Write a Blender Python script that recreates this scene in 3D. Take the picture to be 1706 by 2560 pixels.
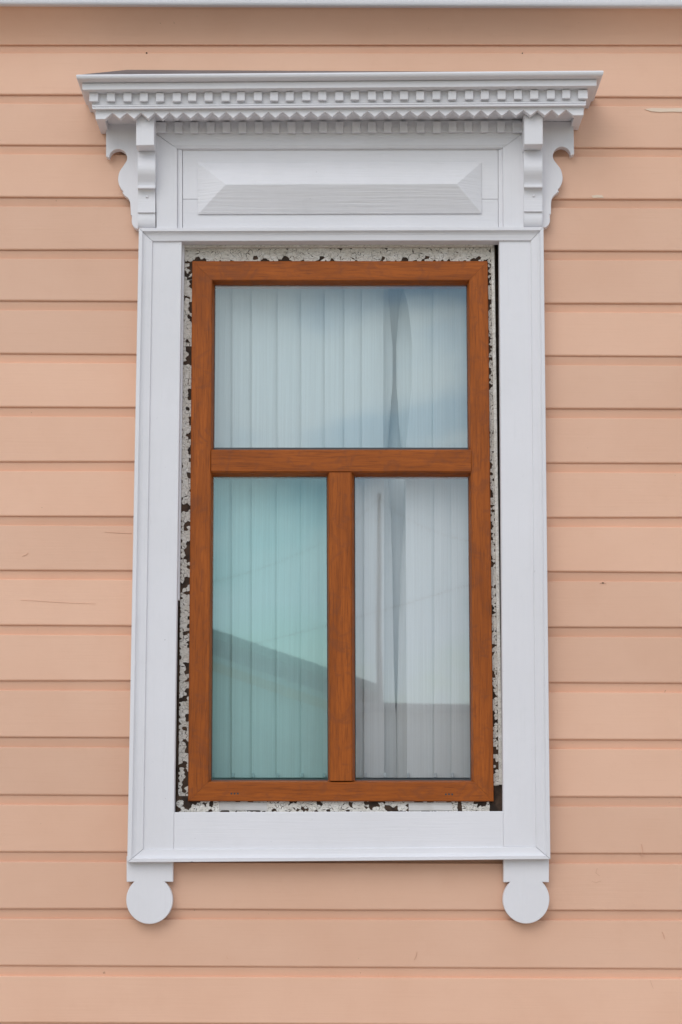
import bpy, bmesh, math, random
from mathutils import Vector, Matrix, noise as mnoise
random.seed(7)
R = math.radians
for o in list(bpy.data.objects): bpy.data.objects.remove(o, do_unlink=True)
S = bpy.context.scene
COL = S.collection

# ------------------------------------------------------------------ camera
PW, PH = 1706.0, 2560.0
FPX = 5050.0
CAM = Vector((0.0, -5.0, 1.65))
PITCH, ROLL = R(8.49), R(0.19)
RM = Matrix.Rotation(R(90) + PITCH, 3, 'X') @ Matrix.Rotation(ROLL, 3, 'Z')
cam_d = bpy.data.cameras.new('camera')
cam = bpy.data.objects.new('camera', cam_d)
COL.objects.link(cam)
cam.matrix_world = Matrix.Translation(CAM) @ RM.to_4x4()
cam_d.sensor_fit = 'VERTICAL'
cam_d.sensor_height = 36.0
cam_d.lens = 36.0 * FPX / PH
cam_d.clip_end = 2000
S.camera = cam

# ------------------------------------------------------------------ world, sun, exposure
SUN_EL, SUN_AZ = R(38), R(200)          # compass-like: 180 = out in front of the wall (-Y)
w = bpy.data.worlds.new('World'); S.world = w; w.use_nodes = True
nt = w.node_tree; nt.nodes.clear()
N = nt.nodes.new; L = nt.links.new
out = N('ShaderNodeOutputWorld'); bg = N('ShaderNodeBackground'); bg.inputs['Strength'].default_value = 0.1
sky = N('ShaderNodeTexSky'); sky.sky_type = 'NISHITA'; sky.sun_disc = False
sky.sun_elevation = SUN_EL; sky.sun_rotation = SUN_AZ; sky.air_density = 1.2; sky.dust_density = 0.3
tc = N('ShaderNodeTexCoord'); mp = N('ShaderNodeMapping'); mp.inputs['Scale'].default_value = (1.0, 1.0, 2.2)
mp.inputs['Location'].default_value = (0.35, 0.1, 0.2)
cn = N('ShaderNodeTexNoise'); cn.inputs['Scale'].default_value = 7.5; cn.inputs['Detail'].default_value = 7
cn.inputs['Roughness'].default_value = 0.52; cn.inputs['Distortion'].default_value = 0.4
cr = N('ShaderNodeMapRange'); cr.interpolation_type = 'SMOOTHSTEP'
cr.inputs[1].default_value = 0.41; cr.inputs[2].default_value = 0.59
cr.inputs[3].default_value = 0.08; cr.inputs[4].default_value = 1.0
mx = N('ShaderNodeMix'); mx.data_type = 'RGBA'; mx.inputs[7].default_value = (11.0, 11.0, 11.2, 1)
L(tc.outputs['Generated'], mp.inputs['Vector']); L(mp.outputs[0], cn.inputs['Vector'])
L(cn.outputs[0], cr.inputs[0]); L(cr.outputs[0], mx.inputs[0]); hs = N('ShaderNodeHueSaturation'); hs.inputs['Saturation'].default_value = 1.2; L(sky.outputs[0], hs.inputs['Color']); L(hs.outputs[0], mx.inputs[6])
L(mx.outputs[2], bg.inputs['Color']); L(bg.outputs[0], out.inputs[0])

sd = bpy.data.lights.new('sun', 'SUN'); sd.energy = 0.7; sd.angle = R(40); sd.color = (1.0, 0.97, 0.93)
so = bpy.data.objects.new('sun', sd); COL.objects.link(so)
sdir = Vector((math.sin(SUN_AZ) * math.cos(SUN_EL), math.cos(SUN_AZ) * math.cos(SUN_EL), math.sin(SUN_EL)))
so.rotation_euler = sdir.to_track_quat('Z', 'Y').to_euler(); so.location = (0, -8, 12)
S.view_settings.view_transform = 'Standard'; S.view_settings.look = 'None'
S.view_settings.gamma = 1.0; S.view_settings.use_curve_mapping = False
S.view_settings.exposure = 0.345

# ------------------------------------------------------------------ helpers
def U(px, py, d):
    """point on the plane d metres proud of the wall that the photo pixel looks at"""
    v = RM @ Vector(((px - PW / 2) / FPX, -(py - PH / 2) / FPX, -1.0))
    t = (-d - CAM.y) / v.y
    return CAM + v * t
GLASS_Y = 0.025
def UM(px, py, dist):
    """point across the street that the window glass mirrors at this pixel"""
    p = U(px, py, -dist)
    return Vector((p.x, 2 * GLASS_Y - p.y, p.z))
def lin(r, g, b):
    f = lambda c: ((c / 255 + 0.055) / 1.055) ** 2.4 if c > 10 else c / 255 / 12.92
    return (f(r), f(g), f(b), 1)

def link(name, bm, mat, parent=None, bevel=0.0, smooth=None):
    bmesh.ops.remove_doubles(bm, verts=bm.verts, dist=1e-6)
    bmesh.ops.recalc_face_normals(bm, faces=bm.faces)
    if bevel > 0:
        es = [e for e in bm.edges if len(e.link_faces) == 2 and e.calc_face_angle(0) > 0.5]
        bmesh.ops.bevel(bm, geom=es, offset=bevel, offset_type='OFFSET', segments=1, affect='EDGES', clamp_overlap=True)
    me = bpy.data.meshes.new(name); bm.to_mesh(me); bm.free()
    if smooth:
        for p in me.polygons: p.use_smooth = True
        me.set_sharp_from_angle(angle=R(smooth))
    me.materials.append(mat)
    o = bpy.data.objects.new(name, me); COL.objects.link(o)
    if parent: o.parent = parent
    return o
def empty(name, parent=None, loc=(0, 0, 0)):
    o = bpy.data.objects.new(name, None); COL.objects.link(o); o.empty_display_size = 0.1
    o.location = loc
    if parent: o.parent = parent
    return o
def tag(o, label, cat=None, group=None):
    o['label'] = label
    if cat: o['category'] = cat
    if group: o['group'] = group
    return o

def loft(bm, rings, closed=True, cap=True):
    vs = [[bm.verts.new(p) for p in r] for r in rings]
    n = len(vs[0])
    for a, b in zip(vs, vs[1:]):
        for i in range(n if closed else n - 1):
            j = (i + 1) % n
            bm.faces.new((a[i], a[j], b[j], b[i]))
    if cap:
        bm.faces.new(vs[0]); bm.faces.new(list(reversed(vs[-1])))
    return vs
def box(name, lo, hi, mat, parent=None, bevel=0.0):
    bm = bmesh.new()
    x0, y0, z0 = lo; x1, y1, z1 = hi
    loft(bm, [[(x0, y0, z), (x1, y0, z), (x1, y1, z), (x0, y1, z)] for z in (z0, z1)])
    return link(name, bm, mat, parent, bevel)
def slab(name, quad, d0, d1, mat, parent=None, bevel=0.0012):
    """board whose front outline is four photo pixels at depth d0, running back to depth d1"""
    bm = bmesh.new()
    f = [U(x, y, d0) for x, y in quad]
    b = [Vector((p.x, -d1, p.z)) for p in f]
    loft(bm, [f, b])
    return link(name, bm, mat, parent, bevel)
def prism(name, pts, d0, d1, mat, parent=None, bevel=0.001, smooth=35):
    return slab_n(name, [U(x, y, d0) for x, y in pts], d0, d1, mat, parent, bevel, smooth)
def slab_n(name, f, d0, d1, mat, parent, bevel, smooth):
    bm = bmesh.new()
    b = [Vector((p.x, -d1, p.z)) for p in f]
    loft(bm, [f, b])
    return link(name, bm, mat, parent, bevel, smooth)
def strip(name, oA, oB, iA, iB, prof, back, mat, parent=None, dref=None, gap=0.0, smooth=9, wob=0.0, cuts=1):
    """moulding between an outer line oA-oB and an inner line iA-iB (pixels), profile [(t, depth)], mitred ends"""
    dr = prof[0][1] if dref is None else dref
    OA, OB, IA, IB = (U(*p, dr) for p in (oA, oB, iA, iB))
    ax = (OB - OA).normalized() * gap
    OA, IA, OB, IB = OA + ax, IA + ax, OB - ax, IB - ax
    bm = bmesh.new(); rings = []
    for k in range(cuts + 1):
        s = k / cuts
        a = OA.lerp(OB, s); i = IA.lerp(IB, s)
        j = random.uniform(-wob, wob) if 0 < k < cuts else 0
        ring = []
        for t, d in prof:
            p = a.lerp(i, t); ring.append(Vector((p.x, -d + j, p.z + j)))
        ring.append(Vector((i.x, -back, i.z))); ring.append(Vector((a.x, -back, a.z)))
        rings.append(ring)
    loft(bm, rings)
    return link(name, bm, mat, parent, 0, smooth)
def wrap(name, prof, mat, parent=None, smooth=30, back=0.0):
    """moulding that runs along the front and returns to the wall at both ends: [(yl, yr, depth, xl, xr)]"""
    bm = bmesh.new(); rings = []
    for yl, yr, d, xl, xr in prof:
        a, b = U(xl, yl, d), U(xr, yr, d)
        rings.append([Vector((a.x, -back, a.z)), a, b, Vector((b.x, -back, b.z))])
    loft(bm, rings)
    return link(name, bm, mat, parent, 0, smooth)
def spline(pts, n=6):
    out = []
    for i in range(len(pts) - 1):
        p0, p1, p2, p3 = pts[max(i - 1, 0)], pts[i], pts[i + 1], pts[min(i + 2, len(pts) - 1)]
        for k in range(n):
            t = k / n
            out.append(tuple(0.5 * (2 * p1[c] + (p2[c] - p0[c]) * t + (2 * p0[c] - 5 * p1[c] + 4 * p2[c] - p3[c]) * t * t
                       + (3 * p1[c] - p0[c] - 3 * p2[c] + p3[c]) * t ** 3) for c in (0, 1)))
    out.append(pts[-1]); return out
def interp(tab, y):
    if y <= tab[0][0]: return tab[0][1]
    for (a, u), (b, v) in zip(tab, tab[1:]):
        if y <= b:
            t = (y - a) / (b - a); t = t * t * (3 - 2 * t)
            return u + (v - u) * t
    return tab[-1][1]

# ------------------------------------------------------------------ materials
def newmat(name):
    m = bpy.data.materials.new(name); m.use_nodes = True
    nt = m.node_tree; b = nt.nodes['Principled BSDF']
    return m, nt, b
def nd(nt, t, **kw):
    n = nt.nodes.new(t)
    for k, v in kw.items():
        if k.startswith('i_'): n.inputs[k[2:].replace('_', ' ')].default_value = v
        else: setattr(n, k, v)
    return n
def coords(nt, scale, rot=(0, 0, 0)):
    t = nd(nt, 'ShaderNodeTexCoord'); m = nd(nt, 'ShaderNodeMapping')
    m.inputs['Scale'].default_value = scale; m.inputs['Rotation'].default_value = rot
    nt.links.new(t.outputs['Object'], m.inputs['Vector']); return m.outputs[0]
def rng(nt, src, a, b, c, d, smooth=True):
    r = nd(nt, 'ShaderNodeMapRange')
    if smooth: r.interpolation_type = 'SMOOTHSTEP'
    nt.links.new(src, r.inputs[0])
    for i, v in enumerate((a, b, c, d)): r.inputs[i + 1].default_value = v
    return r.outputs[0]
def mixc(nt, fac, a, b, mode='MIX'):
    m = nd(nt, 'ShaderNodeMix', data_type='RGBA', blend_type=mode)
    for s, v in ((0, fac), (6, a), (7, b)):
        if hasattr(v, 'is_linked'): nt.links.new(v, m.inputs[s])
        else: m.inputs[s].default_value = v
    return m.outputs[2]
def noise(nt, vec, scale, detail=4, rough=0.5, dist=0.0):
    n = nd(nt, 'ShaderNodeTexNoise'); n.inputs['Scale'].default_value = scale
    n.inputs['Detail'].default_value = detail; n.inputs['Roughness'].default_value = rough
    n.inputs['Distortion'].default_value = dist
    nt.links.new(vec, n.inputs['Vector']); return n.outputs[0]
def bump(nt, b, src, strength, dist, prev=None):
    n = nd(nt, 'ShaderNodeBump'); n.inputs['Strength'].default_value = strength; n.inputs['Distance'].default_value = dist
    nt.links.new(src, n.inputs['Height'])
    if prev: nt.links.new(prev, n.inputs['Normal'])
    nt.links.new(n.outputs[0], b.inputs['Normal']); return n.outputs[0]

def paint(name, col, dark, grain, vertical=False, rough=0.55, tone=0.08, speck=0.5, wear=None):
    m, nt, b = newmat(name)
    g = (2.0, 5, 60) if not vertical else (60, 5, 2.0)
    vg = coords(nt, g); v1 = coords(nt, (1, 1, 1))
    ng = noise(nt, vg, 3.0, 6, 0.6, 0.3)
    n1 = noise(nt, v1, 2.6, 5, 0.55)
    n2 = noise(nt, v1, 17, 4, 0.6)
    c = mixc(nt, rng(nt, n1, 0.35, 0.68, 0, tone * 2.2), col, dark)
    c = mixc(nt, rng(nt, n2, 0.52, 0.75, 0, tone), c, dark)
    c = mixc(nt, rng(nt, ng, 0.55, 0.72, 0, tone * 1.2), c, dark)
    # board-to-board difference of the brushwork
    oi = nd(nt, 'ShaderNodeObjectInfo'); hv = nd(nt, 'ShaderNodeHueSaturation')
    nt.links.new(rng(nt, oi.outputs['Random'], 0, 1, 1 - tone * 0.35, 1 + tone * 0.35, False), hv.inputs['Value'])
    nt.links.new(c, hv.inputs['Color']); c = hv.outputs[0]
    # flyspecks and small knocks
    n3 = noise(nt, v1, 70, 3, 0.6)
    c = mixc(nt, rng(nt, n3, 0.735, 0.77, 0, speck), c, tuple(x * 0.35 for x in dark[:3]) + (1,))
    if wear:
        vw = coords(nt, (9, 30, 60) if not vertical else (60, 30, 9))
        nw = noise(nt, vw, 2.2, 5, 0.6)
        c = mixc(nt, rng(nt, nw, 0.70, 0.73, 0, 0.8), c, wear)
    nt.links.new(c, b.inputs['Base Color'])
    b.inputs['Roughness'].default_value = rough
    b.inputs['Specular IOR Level'].default_value = 0.35
    p = bump(nt, b, ng, grain, 0.0022)
    bump(nt, b, n2, 0.12, 0.004, p)
    return m
WCOL, WDRK = (0.765, 0.752, 0.775, 1), (0.58, 0.57, 0.565, 1)
M = {}
M['white_h'] = paint('white_paint_across', WCOL, WDRK, 0.30)
M['white_v'] = paint('white_paint_upright', WCOL, WDRK, 0.22, True)
M['white_grain'] = paint('white_paint_open_grain', WCOL, WDRK, 0.75, tone=0.13)
M['peach'] = paint('peach_paint', (0.785, 0.487, 0.343, 1), (0.71, 0.411, 0.275, 1), 0.16, rough=0.5, tone=0.20, speck=0.45)
M['chip'] = paint('old_cream_paint', (0.79, 0.62, 0.48, 1), (0.72, 0.55, 0.42, 1), 0.2)

def plain(name, col, rough=0.6, var=0.2, scale=12, metallic=0.0, bumpk=0.2):
    m, nt, b = newmat(name)
    v = coords(nt, (1, 1, 1)); n = noise(nt, v, scale, 6, 0.6)
    c = mixc(nt, rng(nt, n, 0.3, 0.7, 0, 1), tuple(x * (1 - var) for x in col[:3]) + (1,), tuple(min(1, x * (1 + var)) for x in col[:3]) + (1,))
    nt.links.new(c, b.inputs['Base Color']); b.inputs['Roughness'].default_value = rough; b.inputs['Metallic'].default_value = metallic
    bump(nt, b, n, bumpk, 0.003)
    return m
M['seam'] = plain('dark_seam', (0.05, 0.03, 0.02), 0.9)
M['hair'] = plain('hairline_crack_edge', (0.60, 0.355, 0.245), 0.9)
M['sheet'] = plain('weathered_grey_sheet', (0.16, 0.155, 0.165), 0.55, 0.2, 9)
M['raw_wood'] = plain('dark_bare_wood', (0.055, 0.030, 0.017), 0.8, 0.6, 40, bumpk=0.6)
M['interior'] = plain('interior_plaster', (0.42, 0.43, 0.42), 0.9, 0.05, 3)
M['rubber'] = plain('black_gasket', (0.03, 0.032, 0.036), 0.5, 0.1)
M['plastic'] = plain('clear_plastic_clip', (0.5, 0.52, 0.53), 0.35, 0.05)
M['asphalt'] = plain('dusty_asphalt', (0.17, 0.16, 0.15), 0.9, 0.2, 30)
M['dust'] = plain('dusty_paving', (0.47, 0.42, 0.37), 0.9, 0.2, 6)
M['earth'] = plain('dry_grass_ground', (0.17, 0.155, 0.10), 0.95, 0.35, 3)
M['stone'] = plain('plinth_render', (0.32, 0.31, 0.30), 0.9, 0.15, 8)
M['green_metal'] = plain('dark_green_roof_metal', (0.11, 0.24, 0.19), 0.45, 0.2, 6)
M['yellow'] = plain('yellow_trim_paint', (0.60, 0.50, 0.20), 0.6, 0.1)
M['far_wall'] = plain('green_grey_house_paint', (0.68, 0.85, 0.72), 0.8, 0.1, 4)
M['garage'] = plain('grey_brown_render', (0.60, 0.57, 0.53), 0.9, 0.12, 4)
M['pole'] = plain('weathered_pole_timber', (0.22, 0.21, 0.2), 0.9, 0.2, 20)
M['cable'] = plain('black_cable', (0.03, 0.03, 0.03), 0.6, 0.1)

def brown(name, vertical):
    m, nt, b = newmat(name)
    sc = (1, 1, 0.13) if vertical else (0.13, 1, 1)
    v = coords(nt, sc); v0 = coords(nt, (1, 1, 1))
    big = noise(nt, v, 15, 4, 0.55, 1.4)
    wv = nd(nt, 'ShaderNodeTexWave', wave_type='BANDS', bands_direction='X' if vertical else 'Z')
    wv.inputs['Scale'].default_value = 24; wv.inputs['Distortion'].default_value = 12; wv.inputs['Detail'].default_value = 3
    wv.inputs['Detail Scale'].default_value = 1.3; nt.links.new(v, wv.inputs['Vector'])
    fine = noise(nt, coords(nt, (90, 90, 4) if vertical else (4, 90, 90)), 4, 4, 0.6)
    blot = noise(nt, v0, 19, 5, 0.65, 1.5)
    c = mixc(nt, rng(nt, big, 0.25, 0.75, 0, 1), lin(146, 76, 27), lin(172, 92, 34))
    c = mixc(nt, rng(nt, wv.outputs[1], 0.55, 1.0, 0, 0.20), c, lin(112, 58, 28))
    c = mixc(nt, rng(nt, fine, 0.48, 0.68, 0, 0.55), c, lin(104, 54, 27))
    c = mixc(nt, rng(nt, blot, 0.48, 0.66, 0, 0.55), c, lin(126, 70, 40))
    nt.links.new(c, b.inputs['Base Color'])
    b.inputs['Roughness'].default_value = 0.5; b.inputs['Specular IOR Level'].default_value = 0.18
    p = bump(nt, b, fine, 0.15, 0.0008); bump(nt, b, wv.outputs[1], 0.05, 0.0006, p)
    return m
M['brown_h'] = brown('oak_foil_across', False); M['brown_v'] = brown('oak_foil_upright', True)

def peeling(name, cover, vertical=False):
    m, nt, b = newmat(name)
    v = coords(nt, (1, 1, 1)); vs = coords(nt, (1, 1, 0.55) if vertical else (0.55, 1, 1))
    n = noise(nt, vs, 62, 5, 0.62, 0.6)
    n2 = noise(nt, v, 7, 2, 0.5)
    ad = nd(nt, 'ShaderNodeMath', operation='MULTIPLY_ADD'); nt.links.new(n2, ad.inputs[0]); ad.inputs[1].default_value = 0.55
    nt.links.new(n, ad.inputs[2])
    mask = rng(nt, ad.outputs[0], cover, cover + 0.035, 0, 1)
    wob = noise(nt, v, 30, 3, 0.5)
    vd = nd(nt, 'ShaderNodeVectorMath', operation='ADD'); nt.links.new(vs, vd.inputs[0])
    sc = nd(nt, 'ShaderNodeVectorMath', operation='SCALE'); nt.links.new(wob, sc.inputs[0]); sc.inputs['Scale'].default_value = 0.05
    nt.links.new(sc.outputs[0], vd.inputs[1])
    vo = nd(nt, 'ShaderNodeTexVoronoi', feature='DISTANCE_TO_EDGE'); vo.inputs['Scale'].default_value = 110
    nt.links.new(vd.outputs[0], vo.inputs['Vector'])
    crack = rng(nt, vo.outputs[0], 0.0, 0.035, 0, 1)
    fine = noise(nt, v, 170, 4, 0.6)
    pc = mixc(nt, rng(nt, n, 0.35, 0.7, 0, 1), (0.74, 0.70, 0.63, 1), (0.86, 0.83, 0.78, 1))
    pc = mixc(nt, rng(nt, fine, 0.4, 0.75, 0, 0.5), pc, (0.50, 0.45, 0.38, 1))
    cf = nd(nt, 'ShaderNodeMath', operation='MULTIPLY_ADD'); nt.links.new(crack, cf.inputs[0]); cf.inputs[1].default_value = 0.45; cf.inputs[2].default_value = 0.55
    pc = mixc(nt, cf.outputs[0], (0.10, 0.075, 0.05, 1), pc)
    wc = mixc(nt, rng(nt, fine, 0.3, 0.7, 0, 1), (0.022, 0.012, 0.008, 1), (0.075, 0.036, 0.02, 1))
    c = mixc(nt, mask, wc, pc)
    nt.links.new(c, b.inputs['Base Color']); b.inputs['Roughness'].default_value = 0.75
    p = bump(nt, b, mask, 0.9, 0.003); p = bump(nt, b, crack, 0.6, 0.0015, p); bump(nt, b, fine, 0.3, 0.001, p)
    return m
M['old_white'] = paint('old_white_paint', (0.66, 0.64, 0.62, 1), (0.42, 0.38, 0.33, 1), 0.4, tone=0.3)
M['flake'] = peeling('old_cracked_paint', 0.05)

def glass(name, tint, refl, gcol, seed):
    m = bpy.data.materials.new(name); m.use_nodes = True; nt = m.node_tree; nt.nodes.clear()
    o = nd(nt, 'ShaderNodeOutputMaterial'); tr = nd(nt, 'ShaderNodeBsdfTransparent'); gl = nd(nt, 'ShaderNodeBsdfGlossy')
    tr.inputs[0].default_value = tint + (1,); gl.inputs[0].default_value = gcol + (1,); gl.inputs['Roughness'].default_value = 0.02
    v = coords(nt, (1, 1, 1)); v.node.inputs['Location'].default_value = (seed, 0, seed * 2)
    n = noise(nt, v, 3.0, 0, 0.4)
    bp = nd(nt, 'ShaderNodeBump'); bp.inputs['Strength'].default_value = 1.0; bp.inputs['Distance'].default_value = 0.00022
    nt.links.new(n, bp.inputs['Height']); nt.links.new(bp.outputs[0], gl.inputs['Normal'])
    lw = nd(nt, 'ShaderNodeLayerWeight'); lw.inputs[0].default_value = 0.5
    pw = nd(nt, 'ShaderNodeMath', operation='POWER'); nt.links.new(lw.outputs['Facing'], pw.inputs[0]); pw.inputs[1].default_value = 5.0
    ad = nd(nt, 'ShaderNodeMath', operation='MULTIPLY_ADD', use_clamp=True); nt.links.new(pw.outputs[0], ad.inputs[0])
    ad.inputs[1].default_value = 1.0 - refl; ad.inputs[2].default_value = refl
    mx = nd(nt, 'ShaderNodeMixShader'); nt.links.new(ad.outputs[0], mx.inputs[0])
    nt.links.new(tr.outputs[0], mx.inputs[1]); nt.links.new(gl.outputs[0], mx.inputs[2]); nt.links.new(mx.outputs[0], o.inputs[0])
    return m
M['glass_top'] = glass('blue_tinted_glass', (0.925, 0.965, 0.975), 0.085, (0.80, 0.95, 1.0), 0.0)
M['glass_green'] = glass('green_tinted_glass', (0.865, 0.965, 0.967), 0.085, (0.66, 0.94, 1.0), 1.3)
M['glass_clear'] = glass('clear_glass', (0.972, 0.985, 0.992), 0.085, (0.72, 0.9, 1.0), 2.7)

m, nt_, b_ = newmat('blind_fabric')
v_ = coords(nt_, (220, 220, 1.2)); n_ = noise(nt_, v_, 2.0, 3, 0.6)
c_ = mixc(nt_, rng(nt_, n_, 0.3, 0.7, 0, 1), (0.63, 0.62, 0.60, 1), (0.70, 0.69, 0.67, 1))
nt_.links.new(c_, b_.inputs['Base Color']); b_.inputs['Roughness'].default_value = 0.85
M['fabric'] = m

# ------------------------------------------------------------------ setting
def sheet(name, x0, x1, y0, y1, z, mat):
    bm = bmesh.new(); vs = [bm.verts.new(p) for p in ((x0, y0, z), (x1, y0, z), (x1, y1, z), (x0, y1, z))]
    bm.faces.new(vs); o = link(name, bm, mat); o['kind'] = 'structure'; return o
sheet('ground', -400, 400, -400, 400, 0.0, M['earth'])
sheet('road', -400, 400, -7.6, -3.2, 0.006, M['asphalt'])
o = box('pavement', (-60, -3.2, -0.2), (60, -0.06, 0.12), M['dust']); o['kind'] = 'structure'

# ------------------------------------------------------------------ the house
house = tag(empty('wooden_house'), 'peach clapboard house front with one white carved window surround and brown window', 'house')
HX = 4.2
# opening in the wall, world coordinates
OX0, OX1 = U(425, 1300, 0).x, U(1272, 1300, 0).x
OZ1, OZ0 = U(853, 590, 0).z, U(853, 2046, 0).z
def frame_mesh(name, x0, x1, z0, z1, y0, y1, mat, parent):
    bm = bmesh.new()
    o = [(-HX + 0.02, z0), (HX - 0.02, z0), (HX - 0.02, z1), (-HX + 0.02, z1)]; i = [(OX0, OZ0), (OX1, OZ0), (OX1, OZ1), (OX0, OZ1)]
    V = lambda ps, y: [bm.verts.new((x, y, z)) for x, z in ps]
    of, ob, jf, jb = V(o, y0), V(o, y1), V(i, y0), V(i, y1)
    for k in range(4):
        n = (k + 1) % 4
        bm.faces.new((of[k], of[n], jf[n], jf[k])); bm.faces.new((ob[k], jb[k], jb[n], ob[n]))
        bm.faces.new((jf[k], jf[n], jb[n], jb[k])); bm.faces.new((of[k], ob[k], ob[n], of[n]))
    return link(name, bm, mat, parent)
EAVE_Z = U(853, 20, 0.066).z
frame_mesh('wall', OX0, OX1, 0.42, EAVE_Z + 0.098, 0.016, 0.20, M['raw_wood'], house)

# rows of the dark joint lines: (left edge of photo, right edge of photo)
JL = [112, 237, 363.5, 494, 624.5, 753, 884.5, 1018.5, 1154.5, 1290.5, 1425.5, 1563.5, 1702, 1844.5, 1988, 2130.5, 2273, 2416, 2559, 2703, 2847, 2992]
JR = [112, 244, 371, 498.5, 629, 759.5, 892, 1023, 1159, 1295, 1431, 1570, 1708.5, 1850, 1993.5, 2136, 2277.5, 2423, 2565, 2709, 2852, 2996]
def joint(k):
    a, b = U(0, JL[k], 0), U(1706, JR[k], 0)
    s = (b.z - a.z) / (b.x - a.x)
    return lambda x: a.z + s * (x - a.x)
def siding(x0, x1, zt, zb, seed):
    """one lapped board: coved rebate under the board above, flat face, undercut foot"""
    rnd = random.Random(seed); n = max(3, int((x1 - x0) / 0.45)); bm = bmesh.new(); rings = []
    dj = rnd.uniform(-0.0006, 0.0006)
    for k in range(n + 1):
        x = x0 + (x1 - x0) * k / n
        j = rnd.uniform(-0.0011, 0.0011); jd = dj + rnd.uniform(-0.0004, 0.0004)
        t = zt(x); b = zb(x) + j
        rings.append([Vector((x, -d, z)) for z, d in (
            (t + 0.012, -0.0068), (t - 0.004, -0.0068), (t - 0.0222, -0.0108), (t - 0.0230, -0.0040 + jd),
            (t - 0.0234, -0.0010 + jd), (t - 0.0245, 0.0 + jd), (b + 0.0045, 0.0 + jd), (b + 0.002, -0.0010 + jd), (b + 0.0006, -0.004), (b + 0.003, -0.0085), (b + 0.006, -0.015), (t + 0.012, -0.015))])
    loft(bm, rings)
    return link('siding_board', bm, M['peach'], house, 0, 5)
BOARDS = {}
CL, CR = U(400, 1300, 0).x, U(1300, 1300, 0).x
for k in range(len(JL) - 1):
    zt, zb = joint(k), joint(k + 1)
    if zt(0) < OZ0 - 0.0 or zb(0) > OZ1:
        BOARDS[k] = siding(-HX, HX, zt, zb, k); BOARDS[k, 'r'] = BOARDS[k]
    else:
        BOARDS[k] = siding(-HX, CL, zt, zb, k); BOARDS[k, 'r'] = siding(CR, HX, zt, zb, k + 50)
# plinth under the boards
zlow = joint(len(JL) - 1)(0)
box('plinth', (-HX - 0.03, -0.05, -0.2), (HX + 0.03, 0.2, zlow - 0.002), M['stone'], house, 0.01)

# boarded eave: level peach soffit, white rounded moulding along its outer edge, roof above
zj = joint(0)
zt = U(853, 20, 0.066).z; EAVE_Z = zt
bm = bmesh.new(); rings = []
for x in (-HX - 0.2, -2, -0.9, 0, 0.9, 2, HX + 0.2):
    b = zj(x); z = zt + random.uniform(-0.0006, 0.0006)
    rings.append([Vector((x, -d, q)) for q, d in ((b + 0.0005, -0.012), (b + 0.0005, 0.0005), (b + 0.006, 0.0025), (b * 0.6 + z * 0.4, 0.017), (b * 0.25 + z * 0.75, 0.040), (z + 0.001, 0.066), (z + 0.025, 0.066), (z + 0.06, -0.012))])
loft(bm, rings)
tag(link('soffit_board', bm, M['peach'], house, 0, 20), 'peach boarding under the eave along the top edge')
bm = bmesh.new(); rings = []
for i, x in enumerate((-HX - 0.2, -2.2, -1.0, -0.35, 0.3, 0.95, 2.2, HX + 0.2)):
    z = EAVE_Z + random.uniform(-0.0006, 0.0006)
    rings.append([Vector((x, -d, z + h)) for h, d in ((0.001, 0.0665), (-0.0008, 0.079), (0.0, 0.0825), (0.0022, 0.0852), (0.006, 0.0868), (0.012, 0.0874), (0.024, 0.0872), (0.036, 0.084), (0.042, 0.080), (0.046, 0.083), (0.060, 0.086), (0.10, 0.09), (0.10, 0.0665))])
loft(bm, rings)
tag(link('eave_moulding', bm, M['white_h'], house, 0, 40), 'white rounded moulding under the eave along the top edge')
bm = bmesh.new()
loft(bm, [[(x, -0.115, EAVE_Z + 0.101), (x, -0.115, EAVE_Z + 0.135), (x, 3.2, EAVE_Z + 1.75), (x, 6.8, EAVE_Z + 0.135), (x, 6.8, EAVE_Z + 0.101)] for x in (-HX - 0.3, HX + 0.3)])
link('roof', bm, M['sheet'], house)
# the room behind and the other walls
for nm, lo, hi in (('side_wall', (-HX, 0.2, 0.0), (-HX + 0.15, 6.4, EAVE_Z + 0.098)), ('side_wall', (HX - 0.15, 0.2, 0.0), (HX, 6.4, EAVE_Z + 0.098)),
                   ('rear_wall', (-HX, 6.4, 0.0), (HX, 6.55, EAVE_Z + 0.098))):
    box(nm, lo, hi, M['peach'], house)
box('room_partition', (-2.2, 3.4, 0.8), (2.2, 3.5, EAVE_Z), M['interior'], house)
box('room_partition', (-2.3, 0.2, 0.8), (-2.2, 3.5, EAVE_Z), M['interior'], house)
box('room_partition', (2.2, 0.2, 0.8), (2.3, 3.5, EAVE_Z), M['interior'], house)
box('room_floor', (-2.3, 0.2, 0.75), (2.3, 3.5, 0.8), M['raw_wood'], house)
box('room_ceiling', (-2.3, 0.2, EAVE_Z), (2.3, 3.5, EAVE_Z + 0.05), M['interior'], house)

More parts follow.
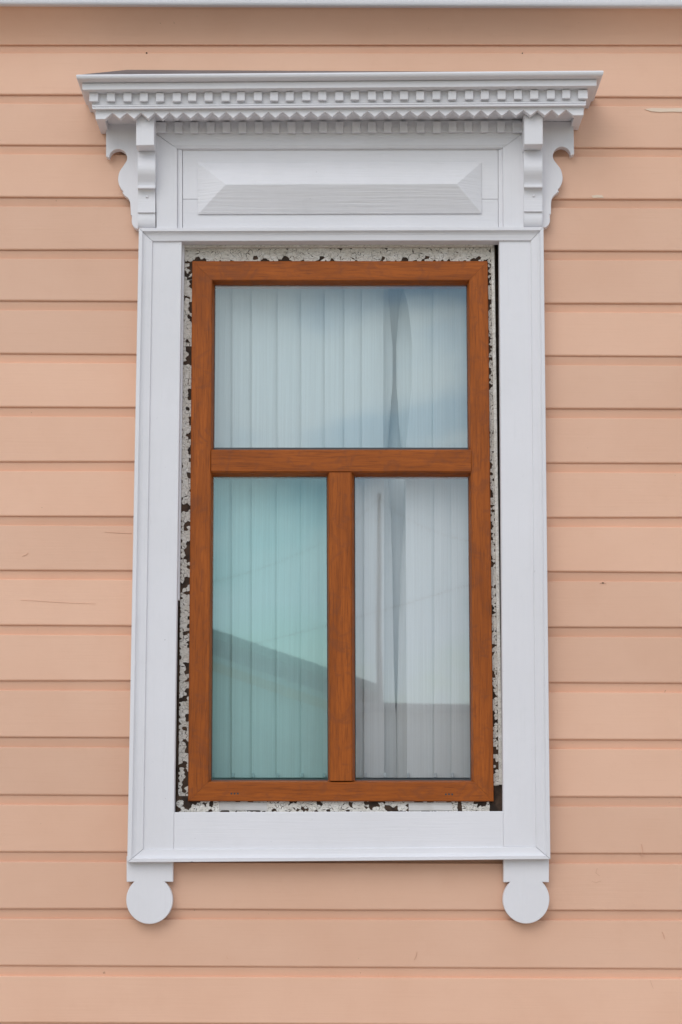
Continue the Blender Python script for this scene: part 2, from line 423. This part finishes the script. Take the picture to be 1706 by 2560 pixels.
# ------------------------------------------------------------------ old window box, peeling
old = tag(empty('old_window_box', house), 'old wooden window box with cracked peeling white paint around brown frame')
def flakes(x0, x1, y0, y1, xs0, xs1, sx, sy, d, keep, seed):
    """ragged paint flakes with their own thickness, cells of a jittered grid; xs0/xs1 = sideways lean at the bottom"""
    rnd = random.Random(seed); nx = max(2, int(round((x1 - x0) / sx))); ny = max(2, int(round((y1 - y0) / sy)))
    P = {}
    for i in range(-1, nx + 1):
        for j in range(-1, ny + 1):
            P[i, j] = (x0 + (i + 0.5 + rnd.uniform(-.42, .42)) * (x1 - x0) / nx, y0 + (j + 0.5 + rnd.uniform(-.42, .42)) * (y1 - y0) / ny)
    bm = bmesh.new()
    for i in range(nx):
        for j in range(ny):
            c = P[i, j]; w = (x1 - x0) / nx; h = (y1 - y0) / ny
            if mnoise.noise(Vector((c[0] * 0.05, c[1] * 0.05, seed * 7.3))) + 0.5 * mnoise.noise(Vector((c[0] * 0.13, c[1] * 0.13, seed * 3.1))) + rnd.uniform(-.08, .08) > keep((c[0] - x0) / (x1 - x0), (c[1] - y0) / (y1 - y0)): continue
            poly = [(c[0] - w * 1.5, c[1] - h * 1.5), (c[0] + w * 1.5, c[1] - h * 1.5), (c[0] + w * 1.5, c[1] + h * 1.5), (c[0] - w * 1.5, c[1] + h * 1.5)]
            for di in (-2, -1, 0, 1, 2):
                for dj in (-2, -1, 0, 1, 2):
                    o = P.get((i + di, j + dj))
                    if o is None or (di == 0 and dj == 0): continue
                    mx_, my_ = (c[0] + o[0]) / 2, (c[1] + o[1]) / 2; ax, ay = o[0] - c[0], o[1] - c[1]
                    new = []
                    for k in range(len(poly)):
                        p, q = poly[k], poly[(k + 1) % len(poly)]
                        sp = (p[0] - mx_) * ax + (p[1] - my_) * ay; sq = (q[0] - mx_) * ax + (q[1] - my_) * ay
                        if sp <= 0: new.append(p)
                        if (sp < 0 < sq) or (sq < 0 < sp):
                            t = sp / (sp - sq); new.append((p[0] + (q[0] - p[0]) * t, p[1] + (q[1] - p[1]) * t))
                    poly = new
                    if len(poly) < 3: break
                if len(poly) < 3: break
            if len(poly) < 3: continue
            out_ = []
            for k in range(len(poly)):
                p, q = poly[k], poly[(k + 1) % len(poly)]
                l = math.hypot(q[0] - p[0], q[1] - p[1]); out_.append(p)
                if l > 3.5: out_.append(((p[0] + q[0]) / 2 + rnd.uniform(-.16, .16) * l, (p[1] + q[1]) / 2 + rnd.uniform(-.16, .16) * l))
            sh = 1 - rnd.choice((-0.02, -0.02, 0.02, 0.04, 0.05, 0.08)); lift = rnd.uniform(0.0, 0.0012); ta, tb = rnd.uniform(-.10, .10), rnd.uniform(-.10, .10)
            f, bk = [], []
            for x, y in out_:
                x = c[0] + (x - c[0]) * sh; y = c[1] + (y - c[1]) * sh
                x = min(max(x, x0), x1); y = min(max(y, y0), y1)
                t = (y - y0) / (y1 - y0); ll = x0 + xs0 * t; rr = x1 + xs1 * t
                xx = ll + (rr - ll) * (x - x0) / (x1 - x0)
                dd = d + 0.0014 + lift + ta * (x - c[0]) / 1000 + tb * (y - c[1]) / 1000
                p = U(xx, y, dd); f.append(p); bk.append(Vector((p.x, -d + 0.0005, p.z)))
            vf = [bm.verts.new(p) for p in f]; vb_ = [bm.verts.new(p) for p in bk]
            bm.faces.new(vf)
            for k in range(len(vf)):
                n_ = (k + 1) % len(vf); bm.faces.new((vf[k], vb_[k], vb_[n_], vf[n_]))
    o = link('paint_flakes', bm, M['flake'], old); o['kind'] = 'stuff'
    return o
slab('head_board', [(457, 617.5), (1240, 615), (1240, 700), (457, 700)], -0.012, -0.09, M['raw_wood'], old)
slab('head_ledge', [(456, 598), (1234, 596), (1234, 615), (456, 618)], 0.004, -0.03, M['flake'], old)
slab('jamb_board', [(459, 617), (505, 617), (505, 2031), (440, 2031)], -0.014, -0.09, M['raw_wood'], old)
slab('jamb_board', [(1190, 617), (1237, 617), (1258, 1995), (1190, 1995)], -0.014, -0.09, M['raw_wood'], old)
slab('jamb_ledge', [(1227.5, 612), (1236.5, 612), (1257.5, 1962), (1248, 1962)], -0.006, -0.0155, M['flake'], old)
slab('jamb_stop', [(455, 603), (461.5, 603), (449, 1500), (441, 1500)], 0.008, -0.012, M['white_v'], old)
slab('sill_board', [(440, 1990), (1262, 1990), (1262, 2040), (440, 2040)], -0.010, -0.09, M['raw_wood'], old)
flakes(460, 1228, 618, 654, 0, 0, 13, 7, -0.012, lambda u, v: 0.75 if v < 0.7 else 0.20, 3)
flakes(459, 483, 640, 2000, -13, -9, 7, 9, -0.014, lambda u, v: (0.62 if u < 0.5 else 0.17) - 0.08 * v, 4)
flakes(1219, 1229, 650, 1965, 13, 19, 5.5, 9, -0.014, lambda u, v: (0.22 if u < 0.5 else 0.6) - (0.5 if v > 0.93 else 0), 5)
flakes(441, 1225, 2000, 2034, 0, 0, 10, 6, -0.010, lambda u, v: (0.10 if v < 0.35 else 0.28) - (0.35 if u < 0.05 else 0), 6)
slab('sill_patch', [(548, 2004), (668, 2006), (669, 2026), (548, 2026)], -0.0068, -0.0098, M['old_white'], old, 0.0006)
slab('sill_patch', [(1022, 2006), (1130, 2006), (1131, 2027), (1022, 2027)], -0.0068, -0.0098, M['old_white'], old, 0.0006)
for q in ([(400, 560), (1290, 560), (1290, 640), (400, 640)], [(400, 2000), (1290, 2000), (1290, 2070), (400, 2070)],
          [(400, 600), (500, 600), (500, 2050), (400, 2050)], [(1190, 600), (1290, 600), (1290, 2050), (1190, 2050)]):
    slab('lining_board', q, -0.045 - 0.003 * (q[0][1] == 600), -0.17, M['raw_wood'], old, 0)

# ------------------------------------------------------------------ brown window
win = tag(empty('window', house), 'brown wood-look window with one wide upper pane and two lower panes')
FO = [(481, 653), (1220, 653), (1235, 2004), (470.5, 2003)]
FI = [(536, 707), (1169, 707), (1180, 1951), (527, 1951)]
fprof = [(0, 0.001), (0.015, 0.004), (0.04, 0.0052), (0.5, 0.0056), (0.88, 0.0052), (0.915, 0.0035), (0.94, -0.002), (0.965, -0.010), (1.0, -0.016)]
for k in range(4):
    n = (k + 1) % 4
    strip('frame_rail' if k % 2 == 0 else 'frame_stile', FO[k], FO[n], FI[k], FI[n], fprof, -0.06, M['brown_h' if k % 2 == 0 else 'brown_v'], win, dref=0.0, gap=0.00025)
tprof = [(0, -0.016), (0.03, -0.006), (0.06, 0.003), (0.10, 0.0065), (0.5, 0.007), (0.86, 0.0065), (0.91, 0.003), (0.95, -0.006), (1, -0.016)]
strip('transom', (529, 1121), (1177.5, 1121), (529, 1188), (1177.5, 1188), tprof, -0.06, M['brown_h'], win, dref=0.0)
strip('mullion', (818, 1182), (821, 1952), (886, 1182), (888, 1952), [(t, d - 0.001) for t, d in tprof], -0.06, M['brown_v'], win, dref=0.0)
def pane(name, q, mat, label):
    p = slab('pane', q, -0.0225, -0.0285, mat, win, 0); tag(p, label)
    # narrow dark gasket round the glass
    cx = sum(x for x, y in q) / 4; cy = sum(y for x, y in q) / 4
    bm = bmesh.new()
    O_ = [U(x + (4 if x < cx else -4) * -1, y + (4 if y < cy else -4) * -1, -0.017) for x, y in q]
    I_ = [U(x + (3.6 if x < cx else -3.6), y + (3.6 if y < cy else -3.6), -0.0215) for x, y in q]
    rg = []
    for a, i in zip(O_, I_):
        rg.append([a, Vector((i.x, -(-0.019), i.z)), i, Vector((a.x, 0.0223, a.z))])
    vs = [[bm.verts.new(p_) for p_ in r] for r in rg]
    for k in range(4):
        n = (k + 1) % 4
        for j in range(4):
            jn = (j + 1) % 4; bm.faces.new((vs[k][j], vs[k][jn], vs[n][jn], vs[n][j]))
    link('gasket', bm, M['rubber'], win)
pane('pane', [(535, 706), (1170, 706), (1174, 1123), (532, 1123)], M['glass_top'], 'wide upper pane tinted pale blue')
pane('pane', [(530, 1187), (820, 1187), (823, 1952), (526, 1952)], M['glass_green'], 'lower left pane tinted green')
pane('pane', [(884.5, 1187), (1174.5, 1187), (1181, 1952), (886.5, 1952)], M['glass_clear'], 'lower right pane nearly clear')
bm0 = bmesh.new(); bmesh.ops.create_cone(bm0, cap_ends=True, segments=10, radius1=0.0026, radius2=0.0024, depth=0.001)
bmesh.ops.rotate(bm0, verts=bm0.verts, matrix=Matrix.Rotation(R(90), 3, 'X'))
hole_me = bpy.data.meshes.new('drain_hole'); bm0.to_mesh(hole_me); bm0.free(); hole_me.materials.append(M['rubber'])
for x, y in ((579, 1984), (587, 1984), (595, 1984), (1115, 1986), (1123, 1985.5), (1131, 1986)):
    h = bpy.data.objects.new('drain_hole', hole_me); COL.objects.link(h); h.location = U(x, y, 0.0052); h.parent = win

# ------------------------------------------------------------------ casing
casing = tag(empty('window_casing', house), 'white painted flat casing with raised outer moulding framing the window')
slab('side_board', [(380, 600), (455, 600), (434.5, 2124), (357.5, 2124)], 0.034, 0.0005, M['white_v'], casing, 0.0016)
slab('side_board', [(1248.5, 599), (1329, 599), (1342, 2118), (1259.5, 2118)], 0.034, 0.0005, M['white_v'], casing, 0.0016)
slab('bottom_board', [(435.8, 2030.5), (1258.7, 2028), (1259.2, 2119), (435, 2123.5)], 0.0335, 0.0005, M['white_h'], casing, 0.0014)
CO = [(348, 571.5), (1359, 569), (1376, 2148), (319, 2156)]
CI = [(381.5, 601.5), (1328, 600), (1341, 2117), (358, 2123)]
cprof = [(0, 0.050), (0.03, 0.052), (0.27, 0.052), (0.30, 0.0485), (0.40, 0.0445), (0.55, 0.042), (0.75, 0.0405), (0.96, 0.0395), (1.0, 0.0365)]
for k in range(4):
    n = (k + 1) % 4
    strip('edge_moulding', CO[k], CO[n], CI[k], CI[n], cprof, 0.001, M['white_h' if k % 2 == 0 else 'white_v'], casing, dref=0.045, gap=0.0006, cuts=5, wob=0.0005)
def drop(cx, cy, r, x0, x1, y0, y1):
    a0 = math.asin((cy - y1) / r)
    pts = [(x0, y0), (x1, y0), (x1, y1)]
    n = 34
    for k in range(n + 1):
        a = a0 - (math.pi + 2 * a0) * k / n
        pts.append((cx + r * math.cos(a) * 0.985, cy - r * math.sin(a) * 1.02))
    pts.append((x0, y1))
    return prism('drop_ornament', pts, 0.029, 0.004, M['white_v'], casing, 0.0012)
tag(drop(374, 2250, 59, 317, 433, 2140, 2205), 'round-ended white drop under the left casing corner')
tag(drop(1316, 2249, 59, 1259.5, 1373, 2133, 2206), 'round-ended white drop under the right casing corner')

# ------------------------------------------------------------------ carved head: fretwork, brackets, frieze, cornice
def fret(pts, lab):
    return tag(prism('fretwork_board', pts, 0.030, 0.006, M['white_v'], house, 0.0008, 40), lab)
arc = [(296 + 22.5 * math.cos(a), 395 - 23 * math.sin(a)) for a in [math.pi - math.pi * k / 12 for k in range(13)]]
fl = [(266, 308), (265.5, 391), (271, 392)] + arc + spline([(318.5, 396), (316.5, 403), (308, 416), (299.5, 429), (296, 444), (296.5, 455), (300, 466), (306.5, 475.5)]) \
    + [(309.5, 478), (306.5, 482)] + spline([(307, 482), (313, 489), (321, 495), (325.5, 505), (327, 520), (327.5, 537)]) + [(330.5, 538)] + spline([(330.5, 538), (330, 555), (333, 564), (341, 571), (349, 573)]) + [(400, 573), (400, 308)]
fret(fl, 'scroll-cut white board left of the carved window head')
arc = [(1405 - 22.5 * math.cos(a), 390 - 23.5 * math.sin(a)) for a in [math.pi - math.pi * k / 12 for k in range(13)]]
fr = [(1434, 304), (1436, 386), (1430, 387)] + arc + spline([(1382.5, 393), (1386, 401), (1394.5, 412), (1403, 425), (1407, 443), (1405.5, 456), (1400.5, 467), (1395, 474)]) \
    + [(1394.5, 475), (1398.5, 479)] + spline([(1398.5, 479), (1390, 484), (1382, 493), (1378.5, 506), (1378, 535)]) + [(1374.5, 536)] + spline([(1374.5, 536), (1375.5, 553), (1371, 563), (1364, 568), (1358, 569)]) + [(1306, 569), (1306, 304)]
fret(fr, 'scroll-cut white board right of the carved window head')

def bracket(x0, x1, xb0, xb1, dy, lab):
    b = tag(empty('bracket', house), lab)
    slab('bracket_block', [(xb0, 284 + dy), (xb1, 283 + dy), (xb1, 363 + dy), (xb0, 364 + dy)], 0.108, 0.031, M['white_v'], b, 0.0015)
    prof = [(352, 0.060), (372, 0.060)] + [(y, 0.060 + 0.018 * math.sin(math.pi * max(0, (y - 374)) / 90) ** 1.5) for y in range(378, 464, 5)] + [(463.5, 0.060), (465.5, 0.060), (466.0, 0.066), (470.5, 0.066), (471.2, 0.058)] \
        + [(471.5 + 22 * (1 - math.cos(a)), 0.0585 - 0.010 * math.sin(a)) for a in [k * math.pi / 2 / 6 for k in range(1, 7)]] + [(531, 0.0515), (532, 0.0460), (546, 0.0475)] \
        + [(548 + 24 * math.sin(a), 0.033 + 0.0145 * math.cos(a)) for a in [k * math.pi / 2 / 7 for k in range(8)]]
    bm = bmesh.new(); rings = [[], []]
    for y, d in prof:
        rings[0].append(U(x0, y + dy, d)); rings[1].append(U(x1, y + dy * 0.9, d))
    for r in rings:
        r.append(Vector((r[-1].x, -0.031, r[-1].z))); r.append(Vector((r[0].x, -0.031, r[0].z)))
    loft(bm, rings)
    link('scroll', bm, M['white_h'], b, 0, 35)
    bm = bmesh.new(); c = U((x0 + x1) / 2 + 1, 492 + dy, 0.0495)
    bmesh.ops.create_uvsphere(bm, u_segments=8, v_segments=5, radius=0.0035, matrix=Matrix.Translation(c)); link('nail_head', bm, M['white_h'], b)
bracket(345, 389, 340.5, 386, 0, 'white scroll bracket under the left end of the cornice')
bracket(1310.5, 1356.5, 1311, 1358, -2.5, 'white scroll bracket under the right end of the cornice')

frieze = tag(empty('frieze', house), 'white frieze panel with a raised bevelled centre above the window')
slab('frame_stile', [(387, 333), (443, 371.5), (443, 572), (392, 572)], 0.042, 0.02, M['white_v'], frieze, 0.0003)
slab('frame_stile', [(1257.8, 370), (1311, 331), (1310, 571), (1259, 571)], 0.042, 0.02, M['white_v'], frieze, 0.0003)
strip('frame_rail', (387, 331.5), (1311, 330.5), (443.5, 371), (1257.6, 369.6), [(0, 0.0418), (0.8, 0.0418), (0.84, 0.0405), (0.95, 0.039), (1.0, 0.036)], 0.02, M['white_grain'], frieze, gap=0.00015)
slab('corner_fillet', [(443.8, 373), (456, 374), (456, 572), (443.8, 572)], 0.0335, 0.02, M['white_v'], frieze, 0.0008)
slab('corner_fillet', [(1246.5, 374), (1257.5, 372), (1258, 571), (1247, 571)], 0.0335, 0.02, M['white_v'], frieze, 0.0008)
slab('panel_board', [(457.2, 368), (1245.5, 368), (1245.8, 497.4), (457, 497.4)], 0.029, 0.012, M['white_h'], frieze, 0.0006)
slab('panel_board', [(457, 498.2), (1245.8, 498.2), (1246, 573), (457, 573)], 0.0288, 0.012, M['white_h'], frieze, 0.0006)
bm = bmesh.new()
b0 = [(495, 407), (1204, 406), (1205, 534), (495, 536)]
base = [U(x, y, 0.0285) for x, y in b0]; lip = [U(x, y, 0.0325) for x, y in b0]
r0, r1 = U(565, 461, 0.062), U(1142, 460, 0.062)
vb = [bm.verts.new(p) for p in base]; vl = [bm.verts.new(p) for p in lip]; a0, a1 = bm.verts.new(r0), bm.verts.new(r1)
for k in range(4): bm.faces.new((vb[k], vb[(k + 1) % 4], vl[(k + 1) % 4], vl[k]))
bm.faces.new((vl[0], vl[1], a1, a0)); bm.faces.new((vl[1], vl[2], a1)); bm.faces.new((vl[2], vl[3], a0, a1)); bm.faces.new((vl[3], vl[0], a0)); bm.faces.new(vb)
link('raised_panel', bm, M['white_grain'], frieze, 0.0009)
slab('dentil_strip', [(388, 303), (1310, 300), (1310, 330), (388, 332)], 0.046, 0.02, M['white_h'], frieze, 0.0006)
def dentil_row(parent, xs, row, d0, d1, h0, h1):
    for x0, x1 in xs:
        t = random.uniform(-1.3, 1.3); y = row((x0 + x1) / 2) + random.uniform(-.7, .7)
        slab('dentil', [(x0 + t, y + h0), (x1 + t, y + h0 - 0.2), (x1 + t + random.uniform(-.6, .6), y + h1 + random.uniform(-.5, .5)), (x0 + t, y + h1 + random.uniform(-.5, .5))], d0, d1, M['white_v'], parent, 0.0009)
xs = [(390, 416)] + [(436 + 40.35 * k, 456 + 40.35 * k) for k in range(21)] + [(1283, 1309)]
dentil_row(frieze, xs, lambda x: 331 - (x - 390) * 0.0016, 0.056, 0.0462, -26, 0)

cornice = tag(empty('cornice', house), 'projecting white cornice with square dentils and saw-tooth edge')
wrap('crown_moulding', [(186.5, 176.5, .178, 194, 1506), (187, 177, .184, 191.2, 1509), (189, 179, .186, 191, 1509.3), (193.5, 183.5, .1855, 191.3, 1509), (198, 188, .182, 193.5, 1506.8), (202, 192.5, .176, 197, 1503), (205.5, 196, .168, 202, 1497.5), (206.5, 197.0, .164, 205, 1494.5)], M['white_h'], cornice, 40)
wrap('fascia', [(207.6, 198.0, .155, 209, 1489), (208, 198.5, .1615, 206.6, 1491.6), (209.5, 200, .163, 206, 1492), (224, 214, .163, 206.3, 1492), (226, 216, .1605, 207.5, 1491)], M['white_h'], cornice, 30)
wrap('dentil_board', [(234, 225, .135, 229, 1466), (262, 252.5, .135, 229.5, 1466)], M['white_h'], cornice)
xs = [(224.5, 247)] + [(268 + 40.68 * k, 288.5 + 40.68 * k) for k in range(29)] + [(1447, 1471)]
dentil_row(cornice, xs, lambda x: 254 - (x - 224) * 8 / 1246, 0.146, 0.1352, -22, 0)
wrap('bead_moulding', [(262.3, 253, .137, 231.5, 1465), (263.5, 254, .141, 230.5, 1466), (266.5, 257, .141, 230.5, 1466), (267.3, 258, .1385, 231.5, 1465), (268.3, 259, .1425, 231, 1465.5), (272.5, 263.5, .1425, 231.5, 1465), (273.6, 264.5, .139, 233, 1463.5)], M['white_h'], cornice, 20)
pts = [(239, 274), (1460, 264.6), (1459.5, 288), (1434, 288.5)]
for k in range(32, -1, -1):
    x = 282 + 35.42 * k
    f = (x - 282) / 1133.0
    pts.append((x + random.uniform(-.6, .6), 282.5 - 8.5 * f + random.uniform(-.5, .5)))
    if k > 0: pts.append((x - 17.7 + random.uniform(-.6, .6), 298 - 9.5 * f + random.uniform(-.6, .6)))
pts += [(263, 298), (239.5, 298)]
prism('tooth_board', pts, 0.130, 0.112, M['white_h'], cornice, 0.0007, 10)
wrap('soffit_board', [(280, 271.5, .1105, 263, 1436), (284.5, 276, .1105, 263, 1436)], M['white_h'], cornice)
for x0, x1, y in ((240.5, 262, 299), (1437, 1458.5, 289.5)):
    a, b = U(x0, y, .11), U(x1, y, .11)
    zt_ = U(853, 268, .11).z
    box('return_board', (a.x, -0.1115, a.z), (b.x, -0.001, zt_), M['white_v'], cornice, 0.001)
# sheet roof of the cornice, hipped at the ends
bm = bmesh.new()
A, B = U(194, 187.2, .180), U(1506, 177.2, .180)
C_, D_ = U(1400, 180.5, 0.004), U(318, 174.5, 0.004)
E_, F_ = Vector((B.x, -0.004, B.z - 0.002)), Vector((A.x, -0.004, A.z - 0.002))
top = [A, B, E_, C_, D_, F_]
va = [bm.verts.new(p) for p in (A, B, C_, D_, E_, F_)]
lo_ = [bm.verts.new(p - Vector((0, 0, 0.004))) for p in (A, B, E_, F_)]
bm.faces.new((va[0], va[1], va[2], va[3])); bm.faces.new((va[1], va[4], va[2])); bm.faces.new((va[0], va[3], va[5]))
bm.faces.new((va[0], lo_[0], lo_[1], va[1])); bm.faces.new((va[1], lo_[1], lo_[2], va[4])); bm.faces.new((va[0], va[5], lo_[3], lo_[0]))
bm.faces.new(lo_); bm.faces.new((va[5], va[3], va[2], va[4], lo_[2], lo_[3]))
tag(link('cornice_roof', bm, M['sheet'], cornice), 'weathered grey sheet roof over the cornice')

# ------------------------------------------------------------------ marks on the boards
def mark(board, name, pts, mat, d=0.0009):
    o = prism(name, pts, d + 0.0006, -0.002, mat, BOARDS[board], 0, 30); return o
def crack(board, line, wdt=0.6):
    up, dn = [], []
    n = len(line)
    for i, (x, y) in enumerate(line):
        (ax, ay), (bx, by) = line[max(i - 1, 0)], line[min(i + 1, n - 1)]
        l = math.hypot(bx - ax, by - ay); nx, ny = -(by - ay) / l, (bx - ax) / l
        h = wdt * (0.25 + 0.75 * math.sin(math.pi * (i + 0.5) / n)) * 0.5
        up.append((x - nx * h, y - ny * h)); dn.append((x + nx * h, y + ny * h))
    mark(board, 'paint_crack', up + dn[::-1], M['hair'], 0.0004)
mark((1, 'r'), 'paint_chip', [(1612, 273), (1630, 270), (1668, 271), (1706, 270), (1730, 273), (1712, 280), (1680, 279), (1650, 280), (1628, 278)], M['chip'])
mark((2, 'r'), 'paint_chip', [(1479, 489), (1494, 487), (1506, 488), (1510, 494), (1494, 494), (1484, 495)], M['chip'])
def dot(board, x, y, r):
    mark(board, 'nail_hole', [(x + r * math.cos(a), y + r * math.sin(a)) for a in [k * math.pi / 4 for k in range(8)]], M['seam'], 0.0004)
dot(0, 367, 132.5, 2.2); dot(0, 1306.5, 133, 1.6); dot((10, 'r'), 1508, 1457, 2.0)
crack(11, [(52, 1500), (85, 1502), (130, 1505), (185, 1508), (240, 1509.5)], 0.4)
crack(10, [(56, 1391), (66, 1387), (71, 1382)]); crack(10, [(262, 1330), (290, 1332), (330, 1334)])
crack((10, 'r'), [(1500, 1459), (1508, 1456), (1516, 1459)], 2.0)
crack((14, 'r'), [(1604, 2110), (1608, 2128), (1602, 2140)]); crack((15, 'r'), [(1494, 2170), (1490, 2182), (1500, 2190)])
crack((15, 'r'), [(1480, 2204), (1492, 2206), (1504, 2202)])
crack((17, 'r'), [(1626, 2450), (1630, 2462), (1634, 2472)]); crack((16, 'r'), [(1656, 2330), (1660, 2338), (1662, 2348)])
crack(16, [(1036, 2400), (1041, 2390), (1043, 2380)]); crack(16, [(566, 2390), (570, 2398)])

# ------------------------------------------------------------------ vertical blind behind the glass
blind = tag(empty('vertical_blind', loc=(0, 0.135, 1.3)), 'pale fabric vertical blind hanging behind the window glass', 'blind')
BY0, BY1 = 668, 1944
def slat(name, left, right, dl, dr, bow=0.002):
    bm = bmesh.new(); rows = 26; cols = 5; rings = []
    for r in range(rows + 1):
        y = BY0 + (BY1 - BY0) * r / rows
        xl = interp(left, y) if isinstance(left, list) else left
        xr = interp(right, y) if isinstance(right, list) else right
        f, bk = [], []
        for c in range(cols + 1):
            t = c / cols; d = dl + (dr - dl) * t + bow * math.sin(math.pi * t)
            p = U(xl + (xr - xl) * t, y, d); f.append(p); bk.append(p + Vector((0, 0.0009, 0)))
        rings.append([q - blind.location for q in f + bk[::-1]])
    loft(bm, rings)
    return link(name, bm, M['fabric'], blind, 0, 50)
def edge(a, b): return [(BY0, a), (1120, a), (1190, b), (BY1, b)]
bnd = [(470, 470), (533, 530), (582, 580), (630, 630), (695, 692), (753, 753), (812, 808), (861, 862), (905, 911)]
bnd = [edge(a + random.uniform(-.8, .8), b) for a, b in bnd]
for i, e in enumerate(bnd):
    nx = bnd[i + 1] if i + 1 < len(bnd) else edge(944, 946)
    slat('slat', e, [(y, x + 15) for y, x in nx], -0.100, -0.113)
hl = [(668, 966), (710, 969), (800, 977), (870, 982), (950, 982), (1030, 977), (1115, 970), (1190, 973), (1300, 978), (1450, 982), (1600, 984), (1740, 987), (1790, 991), (1944, 992)]
hr = [(668, 1014), (710, 1008), (800, 995), (870, 991), (960, 991.5), (1030, 996), (1115, 1002), (1190, 1012), (1300, 1008), (1450, 1001), (1600, 997), (1740, 994), (1790, 990), (1944, 990)]
lens = [(668, 1004), (710, 1009), (800, 1026), (870, 1031), (960, 1030), (1040, 1023), (1120, 1015), (1190, 1014), (1500, 1016), (1944, 1018)]
slat('slat', edge(935, 935), hl, -0.120, -0.150); slat('slat', hr, [(y, x + 34) for y, x in lens], -0.155, -0.118)
slat('slat', edge(945, 945), edge(1040, 1040), -0.182, -0.190)  # extra backing slat, added behind the gap to make its dark core paler
bnd = [lens, edge(1083, 1086), edge(1138, 1129), edge(1176, 1181)]
for i, e in enumerate(bnd):
    nx = bnd[i + 1] if i + 1 < len(bnd) else edge(1240, 1240)
    slat('slat', e, [(y, x + 15) for y, x in nx], -0.100, -0.113)
a, b = U(440, 655, -0.135), U(1270, 655, -0.135)
box('headrail', (a.x, -0.03, a.z - blind.location.z - 0.0), (b.x, 0.03, a.z - blind.location.z + 0.035), M['plastic'], blind, 0.003)
for x in (530, 580, 630, 692, 753, 808, 911, 960, 1018, 1086, 1129):
    p = U(x + 3, 1938, -0.094) - blind.location
    box('chain_clip', (p.x - 0.0035, p.y - 0.002, p.z - 0.006), (p.x + 0.0035, p.y + 0.002, p.z + 0.006), M['plastic'], blind, 0.001)

# ------------------------------------------------------------------ across the street, seen mirrored in the panes
GL = 9.0
e1, rk = UM(948, 1712, GL), UM(525, 1566, GL)
slope = (rk.z - e1.z) / (rk.x - e1.x)
rx = e1.x - 3.6; rz = e1.z + slope * (rx - e1.x)
yf = e1.y
nb = tag(empty('neighbour_house', loc=(rx, yf, 0)), 'green-grey gabled house mirrored in the lower left pane', 'house')
def local(ps): return [Vector(p) - nb.location for p in ps]
hw = e1.x - rx
bm = bmesh.new()
prof = [(rx - hw + 0.35, 0), (rx + hw - 0.35, 0), (rx + hw - 0.35, e1.z - 0.05), (rx, rz - 0.16), (rx - hw + 0.35, e1.z - 0.05)]
loft(bm, [local([(x, y, z) for x, z in prof]) for y in (yf - 0.3, yf - 8)]); link('wall', bm, M['far_wall'], nb)
for s in (-1, 1):
    bm = bmesh.new()
    pr = [(rx, rz + 0.0), (rx + s * hw, e1.z), (rx + s * hw, e1.z - 0.065), (rx, rz - 0.065)]
    loft(bm, [local([(x, y, z) for x, z in pr]) for y in (yf, yf - 8.3)]); link('roof_slope', bm, M['green_metal'], nb)
    bm = bmesh.new()
    pr = [(rx, rz - 0.20), (rx + s * (hw - 0.3), e1.z - 0.12), (rx + s * (hw - 0.3), e1.z - 0.19), (rx, rz - 0.27)]
    loft(bm, [local([(x, y, z) for x, z in pr]) for y in (yf - 0.24, yf - 0.29)]); link('gable_trim', bm, M['yellow'], nb)
g0 = UM(893, 1757, 8.0); g1 = UM(1600, 1752, 8.0)
gar = tag(empty('garage', loc=(g0.x, g0.y, 0)), 'low flat-roofed grey garage mirrored in the lower right pane', 'garage')
box('wall', (0.03, -4.95, 0), (g1.x - g0.x - 0.03, -0.05, g0.z - 0.06), M['garage'], gar)
box('roof', (0, -5, g0.z - 0.06), (g1.x - g0.x, 0, g0.z), M['stone'], gar)
pb = UM(950, 1720, 24.0); ptop = UM(955, 1235, 24.0)
pole = tag(empty('utility_pole', loc=(pb.x, pb.y, 0)), 'slim tapering timber pole mirrored in the lower right pane', 'pole')
bm = bmesh.new()
bmesh.ops.create_cone(bm, cap_ends=True, segments=14, radius1=0.075, radius2=0.022, depth=ptop.z, matrix=Matrix.Translation((0, 0, ptop.z / 2))); link('shaft', bm, M['pole'], pole, 0, 40)
def wire(a, b, sag, lab):
    bm = bmesh.new(); rings = []
    n = 24; ax = (b - a).normalized(); u = ax.cross(Vector((0, 0, 1))).normalized(); v = u.cross(ax)
    for k in range(n + 1):
        t = k / n; p = a.lerp(b, t) - Vector((0, 0, sag * 4 * t * (1 - t)))
        rings.append([p + (u * math.cos(q) + v * math.sin(q)) * 0.0032 for q in (0, 1.257, 2.513, 3.77, 5.03)])
    loft(bm, rings); tag(link('power_cable', bm, M['cable'], None, 0, 60), lab, 'cable', 'overhead cables across the street')
wire(Vector((pb.x, pb.y, ptop.z - 0.08)), UM(300, 1480, 10), 0.3, 'upper overhead cable rising across the lower left pane reflection')
wire(Vector((pb.x, pb.y, ptop.z - 0.08)), UM(1500, 1330, 10), 0.3, 'overhead cable crossing the lower right pane reflection')
wire(UM(1400, 1390, 14), UM(450, 1650, 14), 0.05, 'lowest overhead cable just above the mirrored gable roof')
